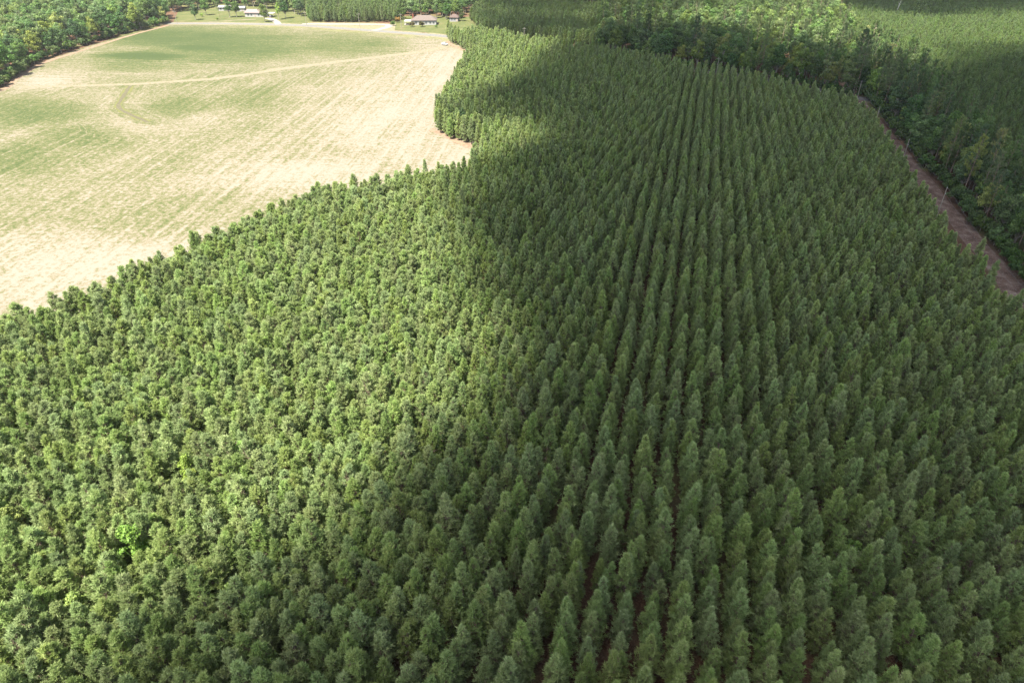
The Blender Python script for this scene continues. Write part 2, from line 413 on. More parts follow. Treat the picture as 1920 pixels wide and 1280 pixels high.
def broadleaf(seed, h=15, cr=4.2, cb=.05, n=44, leaves=105, ls=.55, narrow=1.0, mat='leaves'):
    r = np.random.default_rng(seed); V, Fs, T = [], [], []
    bm = bmesh.new(); zc = h*(cb+(1-cb)*.5); rz = h*(1-cb)*.5
    tube(bm, [(0,0,0), (.1,.05,h*.3), (-.05,.1,h*.6), (.05,0,h*.85)], [h*.017, h*.014, h*.009, h*.003], 7)
    for c in range(n):
        u = r.normal(0, 1, 3); u = unit(u); rad = r.uniform(.35, .86)
        if u[2] < -.5: u[2] *= .5
        ce = np.array([u[0]*cr*rad*narrow, u[1]*cr*rad*narrow, zc + u[2]*rz*rad])
        ce[:2] *= 1 - .25*max(0, u[2])
        q = cr*r.uniform(.24, .42); tb = r.normal(.48, .13)
        z0 = max(h*.22, ce[2]-h*.22)
        tube(bm, [(0,0,z0), tuple((ce*.5+np.array([0,0,z0])*.5)), tuple(ce)], [h*.006, h*.004, h*.0015], 4)
        for _ in range(leaves):
            v = unit(r.normal(0, 1, 3)+np.array([0,0,.35])); pt = ce + v*q*r.uniform(.55, 1.08)*np.array([1,1,.8])
            nn = unit(v + r.normal(0, .6, 3)); a = unit(np.cross(nn, r.normal(0,1,3))); b = np.cross(nn, a)
            s = ls*r.uniform(.6, 1.25); i = len(V)
            V += [pt-a*s*.5, pt+b*s*.32, pt+a*s*.5, pt-b*s*.32]; Fs.append((i, i+1, i+2, i+3))
            T += [min(1, max(.1, tb+.14*v[2]+r.normal(0,.1)))]*4
    tm = bpy.data.meshes.new('trunk'); bm.to_mesh(tm); bm.free(); tm.materials.append(M['grey_bark'])
    return tri_mesh('crown', V, Fs, T, M[mat]), tm

PINES = [pine(100+i, h=9.3+.28*(i%4-1.5), base=.7+.25*(i%3), rmax=1.62+.11*(i%4), nl=.44, wd=.08, tuft=14, blunt=.70) for i in range(10)]
BUSHY = [pine(120+i, h=8.9+.22*(i%4-1.5), base=1.0+.25*(i%3), rmax=1.8+.13*(i%3), nl=.46, wd=.085, tuft=14, blunt=.56) for i in range(10)]
YOUNG = [pine(140+i, h=9.2+.5*(i%3-1), base=.8, rmax=1.75+.15*(i%3), blunt=.6, nl=.5, wd=.12, tuft=9, mat='young_needles') for i in range(5)]
TALLP = [pine(200+i, h=19+1.2*(i%3), base=(19+1.2*(i%3))*(.40+.06*(i%3)), rmax=2.7, step=.75, tuft=15, nl=.5, wd=.13, mat='old_needles', tall=True) for i in range(5)]
BROAD = [broadleaf(300+i, h=14+1.2*(i%4), cr=3.9+.35*(i%3), n=38+3*(i%3)) for i in range(6)]
SLIM = [broadleaf(340+i, h=11, cr=2.1, cb=.15, n=20, leaves=95, ls=.45) for i in range(3)]
BUSH = [broadleaf(360+i, h=3.2, cr=1.9, cb=.02, n=16, leaves=90, ls=.34) for i in range(3)]
KIND_MESH = {'p': PINES, 'w': BUSHY, 'y': YOUNG, 't': TALLP, 'b': BROAD, 's': SLIM, 'u': BUSH}
FIRST = {}
def plant(kind, idx, x, y, name, label, cat, group=None, scale=1.0, color=(1,1,1), rz=None, zs=1.0):
    cm, tm = KIND_MESH[kind][idx % len(KIND_MESH[kind])]
    t = empty(name, (x, y, 0), random.uniform(0, 6.28) if rz is None else rz, (scale, scale, scale*zs))
    tr = link(bpy.data.objects.new('trunk', tm), t)
    cr = link(bpy.data.objects.new('crown', cm), t); cr.color = (*color, 1)
    tag(t, label, cat, group)
    FIRST.setdefault((kind, idx % len(KIND_MESH[kind])), (cr, tr))
    return t
def sources(kind): return [FIRST[(kind, i)] for i in range(len(KIND_MESH[kind])) if (kind, i) in FIRST]
def scatter(name, pts, src, label, cat, color=(1,1,1)):
    """pts: x, y, scale; one object that stands for a mass of trees nobody could count"""
    me = bpy.data.meshes.new(name); me.from_pydata([(p[0], p[1], 0) for p in pts], [], [])
    sv, tv, wv = [], [], []
    for p in pts:
        s = p[2]; z = s*random.uniform(.96, 1.05); sv += [s*random.uniform(.92,1.08), s*random.uniform(.92,1.08), z]
        tv += [random.gauss(0, .04), random.gauss(0, .04), random.uniform(0, 6.28)]; wv.append(random.randrange(len(src)))
    for nm, ty, fld, vals in (('size', 'FLOAT_VECTOR', 'vector', sv), ('turn', 'FLOAT_VECTOR', 'vector', tv), ('which', 'INT', 'value', wv)):
        me.attributes.new(nm, ty, 'POINT').data.foreach_set(fld, vals)
    o = link(bpy.data.objects.new(name, me)); tag(o, label, cat, kind='stuff'); o.color = (*color, 1)
    g = bpy.data.node_groups.new(name, 'GeometryNodeTree')
    g.interface.new_socket('Geometry', in_out='INPUT', socket_type='NodeSocketGeometry')
    g.interface.new_socket('Geometry', in_out='OUTPUT', socket_type='NodeSocketGeometry')
    nn = g.nodes; L = g.links
    gi, go = nn.new('NodeGroupInput'), nn.new('NodeGroupOutput')
    jn = nn.new('GeometryNodeJoinGeometry')
    for cr, tr in src:
        j2 = nn.new('GeometryNodeJoinGeometry')
        for ob in (cr, tr):
            oi = nn.new('GeometryNodeObjectInfo'); oi.inputs['Object'].default_value = ob; oi.transform_space = 'ORIGINAL'
            L.new(oi.outputs['Geometry'], j2.inputs[0])
        ti = nn.new('GeometryNodeGeometryToInstance'); L.new(j2.outputs[0], ti.inputs[0]); L.new(ti.outputs[0], jn.inputs[0])
    def at(nm, ty):
        q = nn.new('GeometryNodeInputNamedAttribute'); q.data_type = ty; q.inputs[0].default_value = nm; return q.outputs[0]
    ip = nn.new('GeometryNodeInstanceOnPoints')
    L.new(gi.outputs[0], ip.inputs['Points']); L.new(jn.outputs[0], ip.inputs['Instance'])
    ip.inputs['Pick Instance'].default_value = True
    L.new(at('which', 'INT'), ip.inputs['Instance Index']); L.new(at('size', 'FLOAT_VECTOR'), ip.inputs['Scale'])
    er = nn.new('FunctionNodeEulerToRotation'); L.new(at('turn', 'FLOAT_VECTOR'), er.inputs[0]); L.new(er.outputs[0], ip.inputs['Rotation'])
    L.new(ip.outputs[0], go.inputs[0])
    m = o.modifiers.new('scatter', 'NODES'); m.node_group = g
    return o

# ------------------------------------------------------------------ the plantation
PLANT = [G(-260,700,9), G(0,588,9), G(200,516,9), G(330,455,9), G(500,383,9), G(610,345,9), G(720,327,9), G(880,292,9),
         G(908,284), G(880,274), G(850,264), G(822,249), G(816,228,2), G(824,206,3), G(838,180,3), G(852,150,3), G(868,122,3), G(897,107), G(872,96), G(843,80), G(838,68,1),
         G(862,52,9), G(900,48,9), G(985,64,9), G(1100,79,9), G(1200,95,9), G(1290,110,9), G(1420,131,9), G(1500,150,9), G(1590,172,9),
         P1+(P1-P0)*1.35, P1, P0, P0-(P1-P0).normalized()*150, Vector((75,8,0)), Vector((-130,8,0))]
AZR, AZL = R(14.5), R(22.5)
def rowgrid(az, gap, step, test):
    d = Vector((math.sin(az), math.cos(az))); e = Vector((math.cos(az), -math.sin(az))); out = []
    for i in range(-160, 160):
        ph = random.uniform(0, step); wa = random.uniform(0, 6.28)
        for k in range(-80, 400):
            v = k*step + ph; u = i*gap + .6*math.sin(v*.017)
            if random.random() < .035: continue
            jv, ju = random.gauss(0, .38), random.gauss(0, .21)
            x = d.x*(v+jv) + e.x*(u+ju); y = d.y*(v+jv) + e.y*(u+ju)
            if y < 12 or not test(x, y): continue
            out.append((x, y))
    return out
SEAM = -12
def ucoord(x, y): return x*math.cos(AZR) - y*math.sin(AZR)
def in_plant(x, y):
    if not inside(PLANT, x, y): return False
    px, py = proj(x, y, 6)
    return -300 < px < 2220 and py < 1650
def seam(y): return SEAM + 3*math.sin(y*.021+1)
pts = rowgrid(AZR, 3.45, 2.1, lambda x, y: ucoord(x, y) >= seam(y) and in_plant(x, y))
near_seam = [p for p in pts if ucoord(*p) < seam(p[1])+5]
def clear(x, y): return ucoord(x, y) < seam(y)-2 or all((x-a)**2+(y-b)**2 > 2.6 for a, b in near_seam)
def dense(x, y): return proj(x, y, 8)[0] < 830
pts += rowgrid(AZL, 3.45, 2.1, lambda x, y: ucoord(x, y) < seam(y)+2.2 and in_plant(x, y) and not dense(x, y) and clear(x, y))
pts += rowgrid(AZL, 2.8, 1.9, lambda x, y: ucoord(x, y) < seam(y)+2.2 and in_plant(x, y) and dense(x, y) and clear(x, y))
# light broadleaf saplings that came up among the pines
SAPL = [(452,828,1.0,'bright yellow green broadleaf sapling among sunlit pines, near the middle of the sunlit part'),
        (345,868,1.1,'bright yellow green broadleaf sapling among sunlit pines, topmost of the left hand pair of clumps'),
        (245,1005,1.25,'largest bright yellow green broadleaf sapling among the sunlit pines at lower left'),
        (12,965,1.1,'bright green broadleaf sapling among the pines at the left edge of the photo'),
        (130,1112,1.0,'bright green broadleaf sapling among the pines towards the bottom left corner'),
        (428,1088,.9,'small bright green broadleaf sapling where the sunlit pines meet the cloud shadow'),
        (1610,1000,.8,'small bright green broadleaf sapling among the shaded pine rows at right'),
        (55,690,.8,'pale yellow green broadleaf sapling among pines, near the left end of the field edge')]
spos = [G(px, py, 8) for px, py, *_ in SAPL]
gaps = [G(830,690,4), G(1250,900,4), G(1560,850,4)]
pts = [p for p in pts if min((p[0]-q.x)**2+(p[1]-q.y)**2 for q in spos) > 3.2 and min((p[0]-q.x)**2+(p[1]-q.y)**2 for q in gaps) > 2.8]
def psize(): return min(1.16, max(.72, random.gauss(.98, .085)))
trees = [(x, y, psize()*(1.0 if ucoord(x, y) > -12 else 1.03)) for x, y in pts]
def inview(x, y, z):
    px, py = proj(x, y, z); return -15 < px < 1935 and py < 1290
vis = sorted((t for t in trees if inview(t[0], t[1], 9)), key=lambda t: depth_of(t[0], t[1], 9))
near = vis[:300]; ns = set(near); rest = [t for t in trees if t not in ns]
def bushy(x, y):
    px, py = proj(x, y, 8)
    return random.random() < (900-px)/180 + (.25 if py > 900 else 0) and ucoord(x, y) < seam(y)+4
for i, (x, y, s) in enumerate(near):
    px, py = proj(x, y, 9)
    if px < 640: lab, grp = 'plantation pine at the bottom left where sunlight fades into cloud shadow', 'nearest plantation pines at the bottom left'
    elif px < 1280: lab, grp = 'dark green shaded plantation pine near the middle of the bottom edge', 'nearest plantation pines at the bottom middle'
    else: lab, grp = 'dark green shaded plantation pine in the tight straight rows at the bottom right', 'nearest plantation pines at the bottom right'
    plant('w' if bushy(x, y) else 'p', i, x, y, 'pine_tree', lab, 'pine tree', grp, s, zs=random.uniform(.97, 1.05))
rest_left = [t for t in rest if bushy(t[0], t[1])]; rl = set(rest_left)
scatter('plantation_pines', [t for t in rest if t not in rl], sources('p'), 'plantation pines in long dark rows on the right, from middle distance to the road', 'pine plantation')
scatter('plantation_pines', rest_left, sources('w'), 'closed canopy of bushy plantation pines on the left, reaching the field edge', 'pine plantation')
for (px, py, s, lab), q in zip(SAPL, spos):
    plant('s', int(px) % 3, q.x, q.y, 'broadleaf_sapling', lab, 'sapling', None, .82*s, color=(1.55, 1.42, 1.1))

# ------------------------------------------------------------------ woods around
def blue_noise(poly, gap, jitter=.42):
    xs = [p[0] for p in poly]; ys = [p[1] for p in poly]; out = []
    y = min(ys); k = 0
    while y < max(ys):
        x = min(xs) + (gap*.5 if k % 2 else 0)
        while x < max(xs):
            xx, yy = x+random.uniform(-1,1)*gap*jitter, y+random.uniform(-1,1)*gap*jitter
            if inside(poly, xx, yy): out.append((xx, yy))
            x += gap
        y += gap*.87; k += 1
    return out
SHADES = [('dark green', (.62,.72,.75)), ('mid green', (1,1,1)), ('pale yellow green', (1.7,1.42,1.15))]
def wood(poly, gap, edge, depth, limit, labeler, name, cat, stuff_name, stuff_label, kinds='b', size=(.8,1.15), weights=(3,4,2)):
    P = blue_noise(poly, gap); P = [p for p in P if -150 < proj(p[0], p[1], 8)[0] < 2070]
    P.sort(key=lambda p: polydist(p, edge))
    ind = [p for p in P if polydist(p, edge) < depth and inview(p[0], p[1], 9)][:limit]; s_ = set(ind)
    for i, (x, y) in enumerate(ind):
        kd = random.choice(kinds); sh = random.choices(range(3), weights)[0]
        lab, grp = labeler(x, y, SHADES[sh][0], kd)
        plant(kd, i, x, y, name if kd != 't' else 'tall_pine', lab, 'tree' if kd != 't' else 'pine tree', grp, random.uniform(*size)*(1.12 if kd == 't' else 1), SHADES[sh][1])
    return [(x, y, random.uniform(*size)) for x, y in P if (x, y) not in s_]

# left woodland along the field
LW_EDGE = [G(-200,228), G(0,164), G(34,140), G(75,114), G(150,88), G(235,63), G(322,42)]
LW = LW_EDGE + [G(300,22), G(180,2), Vector((-520, 760, 0)), Vector((-700, 500, 0)), Vector((-480, 250, 0))]
def lab_left(x, y, sh, kd):
    px, py = proj(x, y)
    pl = ('at the near corner of the left woodland' if px < 70 else
          'midway along the left woodland edge' if px < 200 else 'at the far end of the left woodland')
    return f'{sh} broadleaf tree {pl}', f'{sh} trees {pl}'
r1 = wood(LW, 7.6, LW_EDGE, 22, 80, lab_left, 'broadleaf_tree', 'tree', '', '', 'b', (.8, 1.3))
# mixed wood behind the plantation
MW_EDGE = [G(1120,104), G(1300,130), G(1440,152), G(1530,167), G(1608,183)]
MW = MW_EDGE + [G(1645,140), G(1600,75), G(1560,20), G(1450,-5), G(1130,20)]
def lab_mid(x, y, sh, kd):
    px, py = proj(x, y)
    pl = ('at the left end of the wood behind the plantation' if px < 1290 else
          'in the middle of the wood behind the plantation' if px < 1440 else 'at the right end of the wood behind the plantation')
    w_ = 'bare stemmed pine' if kd == 't' else 'broadleaf tree'
    return f'{sh} {w_} {pl}', f'{sh} {w_}s {pl}'
r2 = wood(MW, 7.0, MW_EDGE, 60, 75, lab_mid, 'broadleaf_tree', 'tree', '', '', 'bbbbt', (.65, 1.2), (4,3,2))
for i in range(90):
    t_ = i/90*3.999; k_ = int(t_); q = MW_EDGE[k_].lerp(MW_EDGE[k_+1], t_-k_); q = q+Vector((random.uniform(-2,2), random.uniform(-1,2.5), 0))
    plant('us'[i % 2], i, q.x, q.y, 'bush' if i % 2 == 0 else 'broadleaf_sapling', 'low dark green bush at the foot of the wood behind the plantation' if i % 2 == 0 else 'slim dark green sapling at the foot of the wood behind the plantation', 'bush' if i % 2 == 0 else 'sapling', 'bushes below the wood behind the plantation' if i % 2 == 0 else 'saplings below the wood behind the plantation', random.uniform(.9,1.6) if i % 2 == 0 else random.uniform(.45,.8), (.55,.66,.56))
for i in range(110):
    t_ = i/110*5.999; k_ = int(t_); q = LW_EDGE[k_].lerp(LW_EDGE[k_+1], t_-k_); q = q+Vector((random.uniform(-3,.6), random.uniform(-1,1), 0))
    if inview(q.x, q.y, 2): plant('u', i, q.x, q.y, 'bush', 'low green bush closing the foot of the left woodland edge', 'bush', 'bushes along the left woodland edge', random.uniform(1.0,2.0), random.choice([(.7,.8,.7),(1,1,.9)]))
# belt of trees between the clay track and the young plantation on the right
RB_EDGE = [S0+sn*6.6-sd*140, S0+sn*6.6, S0+sn*6.2+sd*120, S1+sn*5.2]
RB = RB_EDGE + [S1+sn*9+sd*40, S1+sn*30+sd*45, S1+sn*34+sd*10, S0+sn*30+sd*120, S0+sn*26, S0+sn*26-sd*140]
def lab_right(x, y, sh, kd):
    px, py = proj(x, y)
    pl = ('at its near end' if py > 380 else 'midway along it' if py > 240 else 'at its far end')
    w_ = 'bare trunked pine' if kd == 't' else 'broadleaf tree'
    return f'{sh} {w_} in the belt beside the track, {pl}', f'{sh} {w_}s in the right hand belt, {pl}'
r3 = wood(RB, 3.9, RB_EDGE, 60, 170, lab_right, 'broadleaf_tree', 'tree', '', '', 'ttbbs', (.65, 1.0), (5,4,1))
# low bushes along the foot of the belt, dark hedge like fringe
for i in range(100):
    q = S0+sn*(4.7+random.uniform(-.9,1.8))+sd*(i*3.0-52+random.uniform(-1,1))
    if inview(q.x, q.y, 1): plant('u', i, q.x, q.y, 'bush', 'low dark green bush on the edge of the clay track below the belt of trees', 'bush', 'bushes fringing the clay track', random.uniform(1.0,1.9), (.6,.7,.6))
# light green trees that stand out in the belt and the wood
for i, (px, py, z, kd, s, lab) in enumerate([
        (1783,250,0,'b',.72,'bright light green broadleaf tree standing out from the dark belt on the right'),
        (1158,88,0,'s',1.0,'slim bright yellow green tree at the left end of the mixed wood'),
        (1395,118,0,'b',.7,'bright light green broadleaf tree behind the pole at the far plantation edge'),
        (1905,330,0,'b',.7,'light green broadleaf tree at the right edge of the photo above the clay track')]):
    q = G(px, py+14, z); plant(kd, i, q.x, q.y, 'broadleaf_tree', lab, 'tree', None, s, (1.55,1.45,1.0))
q = G(1212, 100); plant('t', 1, q.x, q.y, 'tall_pine', 'tall lone pine with a dark ragged crown at the far plantation edge', 'pine tree', None, 1.05, (.7,.75,.8))
q = G(1545,75); plant('b', 2, q.x, q.y, 'broadleaf_tree', 'large pale sunlit broadleaf tree at the top of the mixed wood', 'tree', None, 1.25, (1.6,1.3,1.1))
# dead snag in the young plantation
bm = bmesh.new(); tube(bm, [(0,0,0), (.2,0,5), (.5,.1,9), (1.0,0,12.5)], [.25,.2,.13,.05], 7)
tube(bm, [(.4,.1,8), (1.6,.3,10), (2.2,.3,11.3)], [.08,.05,.02], 5); tube(bm, [(.45,.1,9), (-.6,.2,10.8), (-1.0,.2,12)], [.07,.04,.02], 5); tube(bm, [(.2,0,6), (-.7,-.2,7)], [.05,.02], 5)
M['bleached'] = bark('bleached dead wood', (.42,.40,.37), (.62,.6,.56))
q = G(1678, 34); t = bm_obj('dead_tree', bm, M['bleached']); t.location = q; tag(t, 'bleached leafless dead tree standing above the young plantation', 'dead tree')

# young pines right of the belt
YP = [S0+sn*26-sd*140, S0+sn*27, S0+sn*31+sd*120, S1+sn*35+sd*10, G(1665,118), G(1590,40), G(1570,-30), Vector((520,900,0)), Vector((900,900,0)), Vector((760,200,0)), Vector((330,60,0))]
P = [p for p in blue_noise(YP, 2.9) if -60 < proj(p[0], p[1], 6)[0] < 1990]
for i in range(5):
    q = S0+sn*(27+random.uniform(-1,1))+sd*(20+i*26); plant('y', i, q.x, q.y, 'young_pine', 'younger pine on the near edge of the dense block right of the belt', 'pine tree', 'younger pines on the near edge of the right hand block', .85)
scatter('young_pines', [(x, y, random.uniform(.55,.82)) for x, y in P], sources('y'), 'dense block of younger pines beyond the belt on the right', 'pine plantation', (.95,1.0,.95))
# pine block behind the country road, top middle
BP = [G(905,60), G(985,72), G(1130,92), G(1150,70), G(1190,40), G(1150,24), G(1000,14), G(905,12), G(880,35)]
scatter('far_pines', [(x, y, random.uniform(.7,1.0)) for x, y in blue_noise(BP, 3.2)], sources('y'), 'block of pines behind the road beyond the shaded plantation', 'pine plantation')
# pine stand behind the sandy drive
FP = [G(576,42), G(650,42.5), G(742,42), G(752,36), G(745,18), G(700,10), G(580,8)]
scatter('roadside_pines', [(x, y, random.uniform(.8,1.2)) for x, y in blue_noise(FP, 3.3)], sources('y'), 'stand of pines with a flat front behind the pale sandy drive', 'pine plantation')
# woods at the back, over the whole width
BW = [G(-900,60), G(-200,20), G(180,4), G(300,22), G(332,25), G(392,16), G(440,13), G(480,14), G(530,24), G(562,30), G(578,8), G(745,14), G(752,34), G(800,35), G(862,37), G(905,10), G(1000,12), G(1150,22), G(1450,-6), G(1560,-12), Vector((480,900,0)),
      Vector((900,1000,0)), Vector((800,1250,0)), Vector((-900,1250,0)), Vector((-1100,700,0))]
P = [p for p in blue_noise(BW, 7.4) if -120 < proj(p[0], p[1], 8)[0] < 2040]
scatter('far_woods', [(x, y, random.uniform(.55,1.2)) for x, y in P], sources('b')+sources('b')+sources('t')[:1], 'distant broadleaf woods along the top of the photo', 'woods')
scatter('left_woods', r1, sources('b'), 'broadleaf woods behind the edge trees of the left woodland', 'woods')
scatter('middle_woods', r2, sources('b')+sources('b')+sources('t')[:3], 'mixed woods behind the far edge of the plantation', 'woods', (1,1,1))
if r3: scatter('belt_woods', [(x, y, s*1.02) for x, y, s in r3], sources('t')+sources('b')+sources('s'), 'mixed trees filling the depth of the belt on the right', 'woods', (.8,.9,.8))
# far strip of pines beyond the sunlit part of the young plantation
FT = [G(1560,-8), G(1640,8), G(1800,4), G(2100,10), Vector((900,1000,0)), Vector((480,1000,0))]
scatter('distant_pines', [(x, y, random.uniform(.9,1.15)) for x, y in blue_noise(FT, 3.6)], sources('y'), 'dark distant pines at the top right corner', 'pine woods', (.8,.9,.9))

# yard trees
YARD = [(367,38,'b',.8,(.6,.7,.75),'dark round tree at the left end of the sunlit yard'),
 (387,29,'b',.85,(.8,.9,.8),'mid green tree behind the dark round tree in the sunlit yard'),
 (413,36,'t',.55,(1,1,1),'thin sparse tree with a bare stem left of the pink roofed house'),
 (431,33,'b',.85,(.75,.85,.8),'left of two dense dark trees beside the pink roofed house'),
 (444,32.5,'b',.9,(.85,.95,.85),'right of two dense dark trees beside the pink roofed house'),
 (497,41.5,'b',.85,(.85,.85,.8),'grey green wide tree in front of the pink roofed house'),
 (523,37,'s',1.1,(1.5,1.5,1.0),'bright light green conical tree right of the driveway'),
 (536,35,'b',.85,(.55,.65,.7),'dark tree next to the bright green conical tree'),
 (565,31,'b',.85,(.6,.7,.7),'dark tree at the left end of the roadside pine stand'),
 (462,20,'b',.85,(.9,1,.9),'tree behind the pink roofed house'),
 (757,37,'b',.7,(1,1,.9),'bushy green tree behind the carport of the hip roofed house'),
 (838,37,'b',.8,(.6,.7,.7),'dark tree left of the small shed'),
 (866,40,'b',.6,(.6,.55,.5),'dark brownish tree close to the right side of the small shed')]
for i, (px, py, kd, s, colr, lab) in enumerate(YARD):
    q = G(px, py); plant(kd, i, q.x, q.y, 'yard_tree', lab, 'tree', None, s, colr)
BUSHES = [(773,51,1.2,(.9,.5,.6),'dark purplish bush at the left front of the white house'), (791,51,1.35,(.75,.5,.55),'larger dark bush in front of the white house windows'),
 (737,49,1.15,(.8,1,.7),'upright green bush left of the hip roofed house'), (746,42.5,1.3,(2.6,1.1,.9),'reddish leaved small tree left of the carport'),
 (818,52,.6,(1,1.1,.8),'small round green shrub on the lawn right of the white house'), (379,32,.9,(1.8,1.5,.9),'pale yellow green bush in the sunlit yard'), (408,38.5,.7,(1.2,1.1,.8),'small bush under the thin sparse tree')]
for i, (px, py, s, colr, lab) in enumerate(BUSHES):
    q = G(px, py); plant('u', i, q.x, q.y, 'bush', lab, 'bush', None, s, colr)
q = G(856, 255); plant('b', 3, q.x+1.5, q.y+4, 'broadleaf_tree', 'dark broadleaf tree among the sunlit pines at the notch of the field', 'tree', None, .62, (.45,.6,.6))

# ------------------------------------------------------------------ power line
def pole(p, label, h=9.6, rz=0.0, arm=True):
    t = empty('utility_pole', (p.x, p.y, 0), rz); tag(t, label, 'utility pole', 'wooden utility poles')
    bm = bmesh.new(); tube(bm, [(0,0,0), (0,0,h*.5), (0,0,h)], [.17,.145,.11], 8); bm_obj('shaft', bm, M['pole_wood'], t)
    if not arm:
        for x, zb in ((0, h), (.17, h-1.9)):
            bm = bmesh.new(); tube(bm, [(x, 0, zb-.02), (x, 0, zb+.1), (x, 0, zb+.22)], [.05,.08,.05], 6); bm_obj('insulator', bm, M['ceramic'], t)
    if arm:
        boxes('crossarm', [(-1.1,1.1,-.14,-.2-.06,h-.75,h-.6)] if False else [(-1.1,1.1,-.26,-.13,h-.78,h-.63)], M['pole_wood'], t)
        for x in (-1.0, 0.0, 1.0):
            bm = bmesh.new(); zb = h-.63 if x else h
            tube(bm, [(x, -.19 if x else 0, zb), (x, -.19 if x else 0, zb+.09), (x, -.19 if x else 0, zb+.2)], [.04,.07,.04], 6); bm_obj('insulator', bm, M['ceramic'], t)
    return t
line = []
along = math.atan2(sd.y, sd.x)
for px, py, lab in [(1776,352,'nearest utility pole fully in view beside the clay track'), (1705,262,'second utility pole along the clay track, counting from the nearest one fully in view'),
                    (1650,201,'third utility pole along the clay track, near the grey road patch'), (1616,152,'farthest utility pole on the clay track, where it meets the road')]:
    q = G(px, py, 9.6); line.append(q); pole(q, lab, rz=along-math.pi/2, arm=False)
q = G(1926, 548, 9.6); line.insert(0, q); pole(q, 'utility pole cut off by the right edge of the photo', rz=along-math.pi/2, arm=False)
back = line[0]-sd*(line[1]-line[0]).length; back.z = 9.6; pts_line = [back]+line
side = sn
for k, off in enumerate((0.0, 0.17)):
    bm = bmesh.new()
    for i in range(len(pts_line)-1):
        a, b = pts_line[i]+side*off, pts_line[i+1]+side*off
        zt = 7.85 if off else 9.8
        tube(bm, [(a.x+(b.x-a.x)*t, a.y+(b.y-a.y)*t, zt-4*1.1*t*(1-t)) for t in [j/10 for j in range(11)]], .016, 4)
    o = bm_obj('power_cable', bm, M['cable'])
    tag(o, ['upper power cable carried on the pole tops beside the clay track', 'lower power cable sagging between the poles beside the clay track'][k], 'power cable', 'power cables above the clay track')
for px, py, lab in [(1348,108,'lone utility pole among the trees at the far right plantation edge'), (983,52,'utility pole rising behind the sunlit pines at the far end of the plantation'), (326,20,'utility pole at the far end of the left woodland'),
                    (671.5,25,'utility pole standing in front of the roadside pine stand'), (750.5,26,'utility pole left of the hip roofed house'), (571,22,'utility pole at the left end of the roadside pine stand')]:
    pole(G(px, py, 9.4), lab, 9.4, rz=.2)

# ------------------------------------------------------------------ buildings
def plain(name, col, rough=.8, var=.12, scale=3.0):
    n = N(name); f = n.noise(scale, 4, n.obj())
    return n.principled(n.ramp(f, [(.3, tuple(c*(1-var) for c in col)), (.7, tuple(min(1, c*(1+var)) for c in col))]), rough, .25)
def siding(name, col):
    n = N(name); wv = n.add('ShaderNodeTexWave', bands_direction='Z'); wv.inputs['Scale'].default_value = 1.6; n.ln(n.obj(), wv.inputs[0])
    return n.principled(n.ramp(n.noise(1.5, 3, n.obj()), [(.3, tuple(c*.9 for c in col)), (.7, col)]), .7, .3, bump=wv.outputs[1], bstr=.3, bdist=.02)
M['white_siding'] = siding('white siding', (.27,.27,.262))
M['brown_shingle'] = plain('brown shingles', (.092,.075,.068), .95, .18, 5)
M['pink_shingle'] = plain('pinkish metal roofing', (.16,.115,.115), .7, .08, 2)
M['dark_shingle'] = plain('dark brown shingles', (.075,.055,.05), .95, .15, 5)
M['light_roof'] = plain('pale metal roofing', (.30,.30,.29), .5, .06, 2)
M['brick'] = plain('red brick', (.14,.05,.035), .9, .25, 9)
M['glass'] = N('dark window glass').principled((.04,.05,.06), .08, .6)
M['trim'] = plain('white trim', (.27,.27,.262), .6, .04)
M['door'] = plain('painted door', (.25,.20,.18), .5, .06)
M['grey_wall'] = siding('grey siding', (.20,.205,.22))
def hip(bm, x0, x1, y0, y1, z0, z1, inset, th=.18):
    m = (y0+y1)/2
    lo = [bm.verts.new(p) for p in ((x0,y0,z0),(x1,y0,z0),(x1,y1,z0),(x0,y1,z0))]
    hi = [bm.verts.new(p) for p in ((x0,y0,z0+th),(x1,y0,z0+th),(x1,y1,z0+th),(x0,y1,z0+th))]
    a, b = bm.verts.new((x0+inset, m, z1)), bm.verts.new((x1-inset, m, z1))
    bm.faces.new(lo[::-1])
    for i in range(4): bm.faces.new((lo[i], lo[(i+1)%4], hi[(i+1)%4], hi[i]))
    bm.faces.new((hi[0], hi[1], b, a)); bm.faces.new((hi[1], hi[2], b)); bm.faces.new((hi[2], hi[3], a, b)); bm.faces.new((hi[3], hi[0], a))
def window(parent, x, z, y, w_=1.2, h_=1.3):
    f = boxes('window', [(x-w_/2-.08,x-w_/2,y-.07,y+.02,z,z+h_), (x+w_/2,x+w_/2+.08,y-.07,y+.02,z,z+h_), (x-w_/2-.08,x+w_/2+.08,y-.08,y+.02,z-.1,z), (x-w_/2-.08,x+w_/2+.08,y-.08,y+.02,z+h_,z+h_+.1), (x-.03,x+.03,y-.06,y+.0,z,z+h_)], M['trim'], parent)
    boxes('pane', [(x-w_/2,x+w_/2,y-.04,y+.01,z,z+h_)], M['glass'], f)
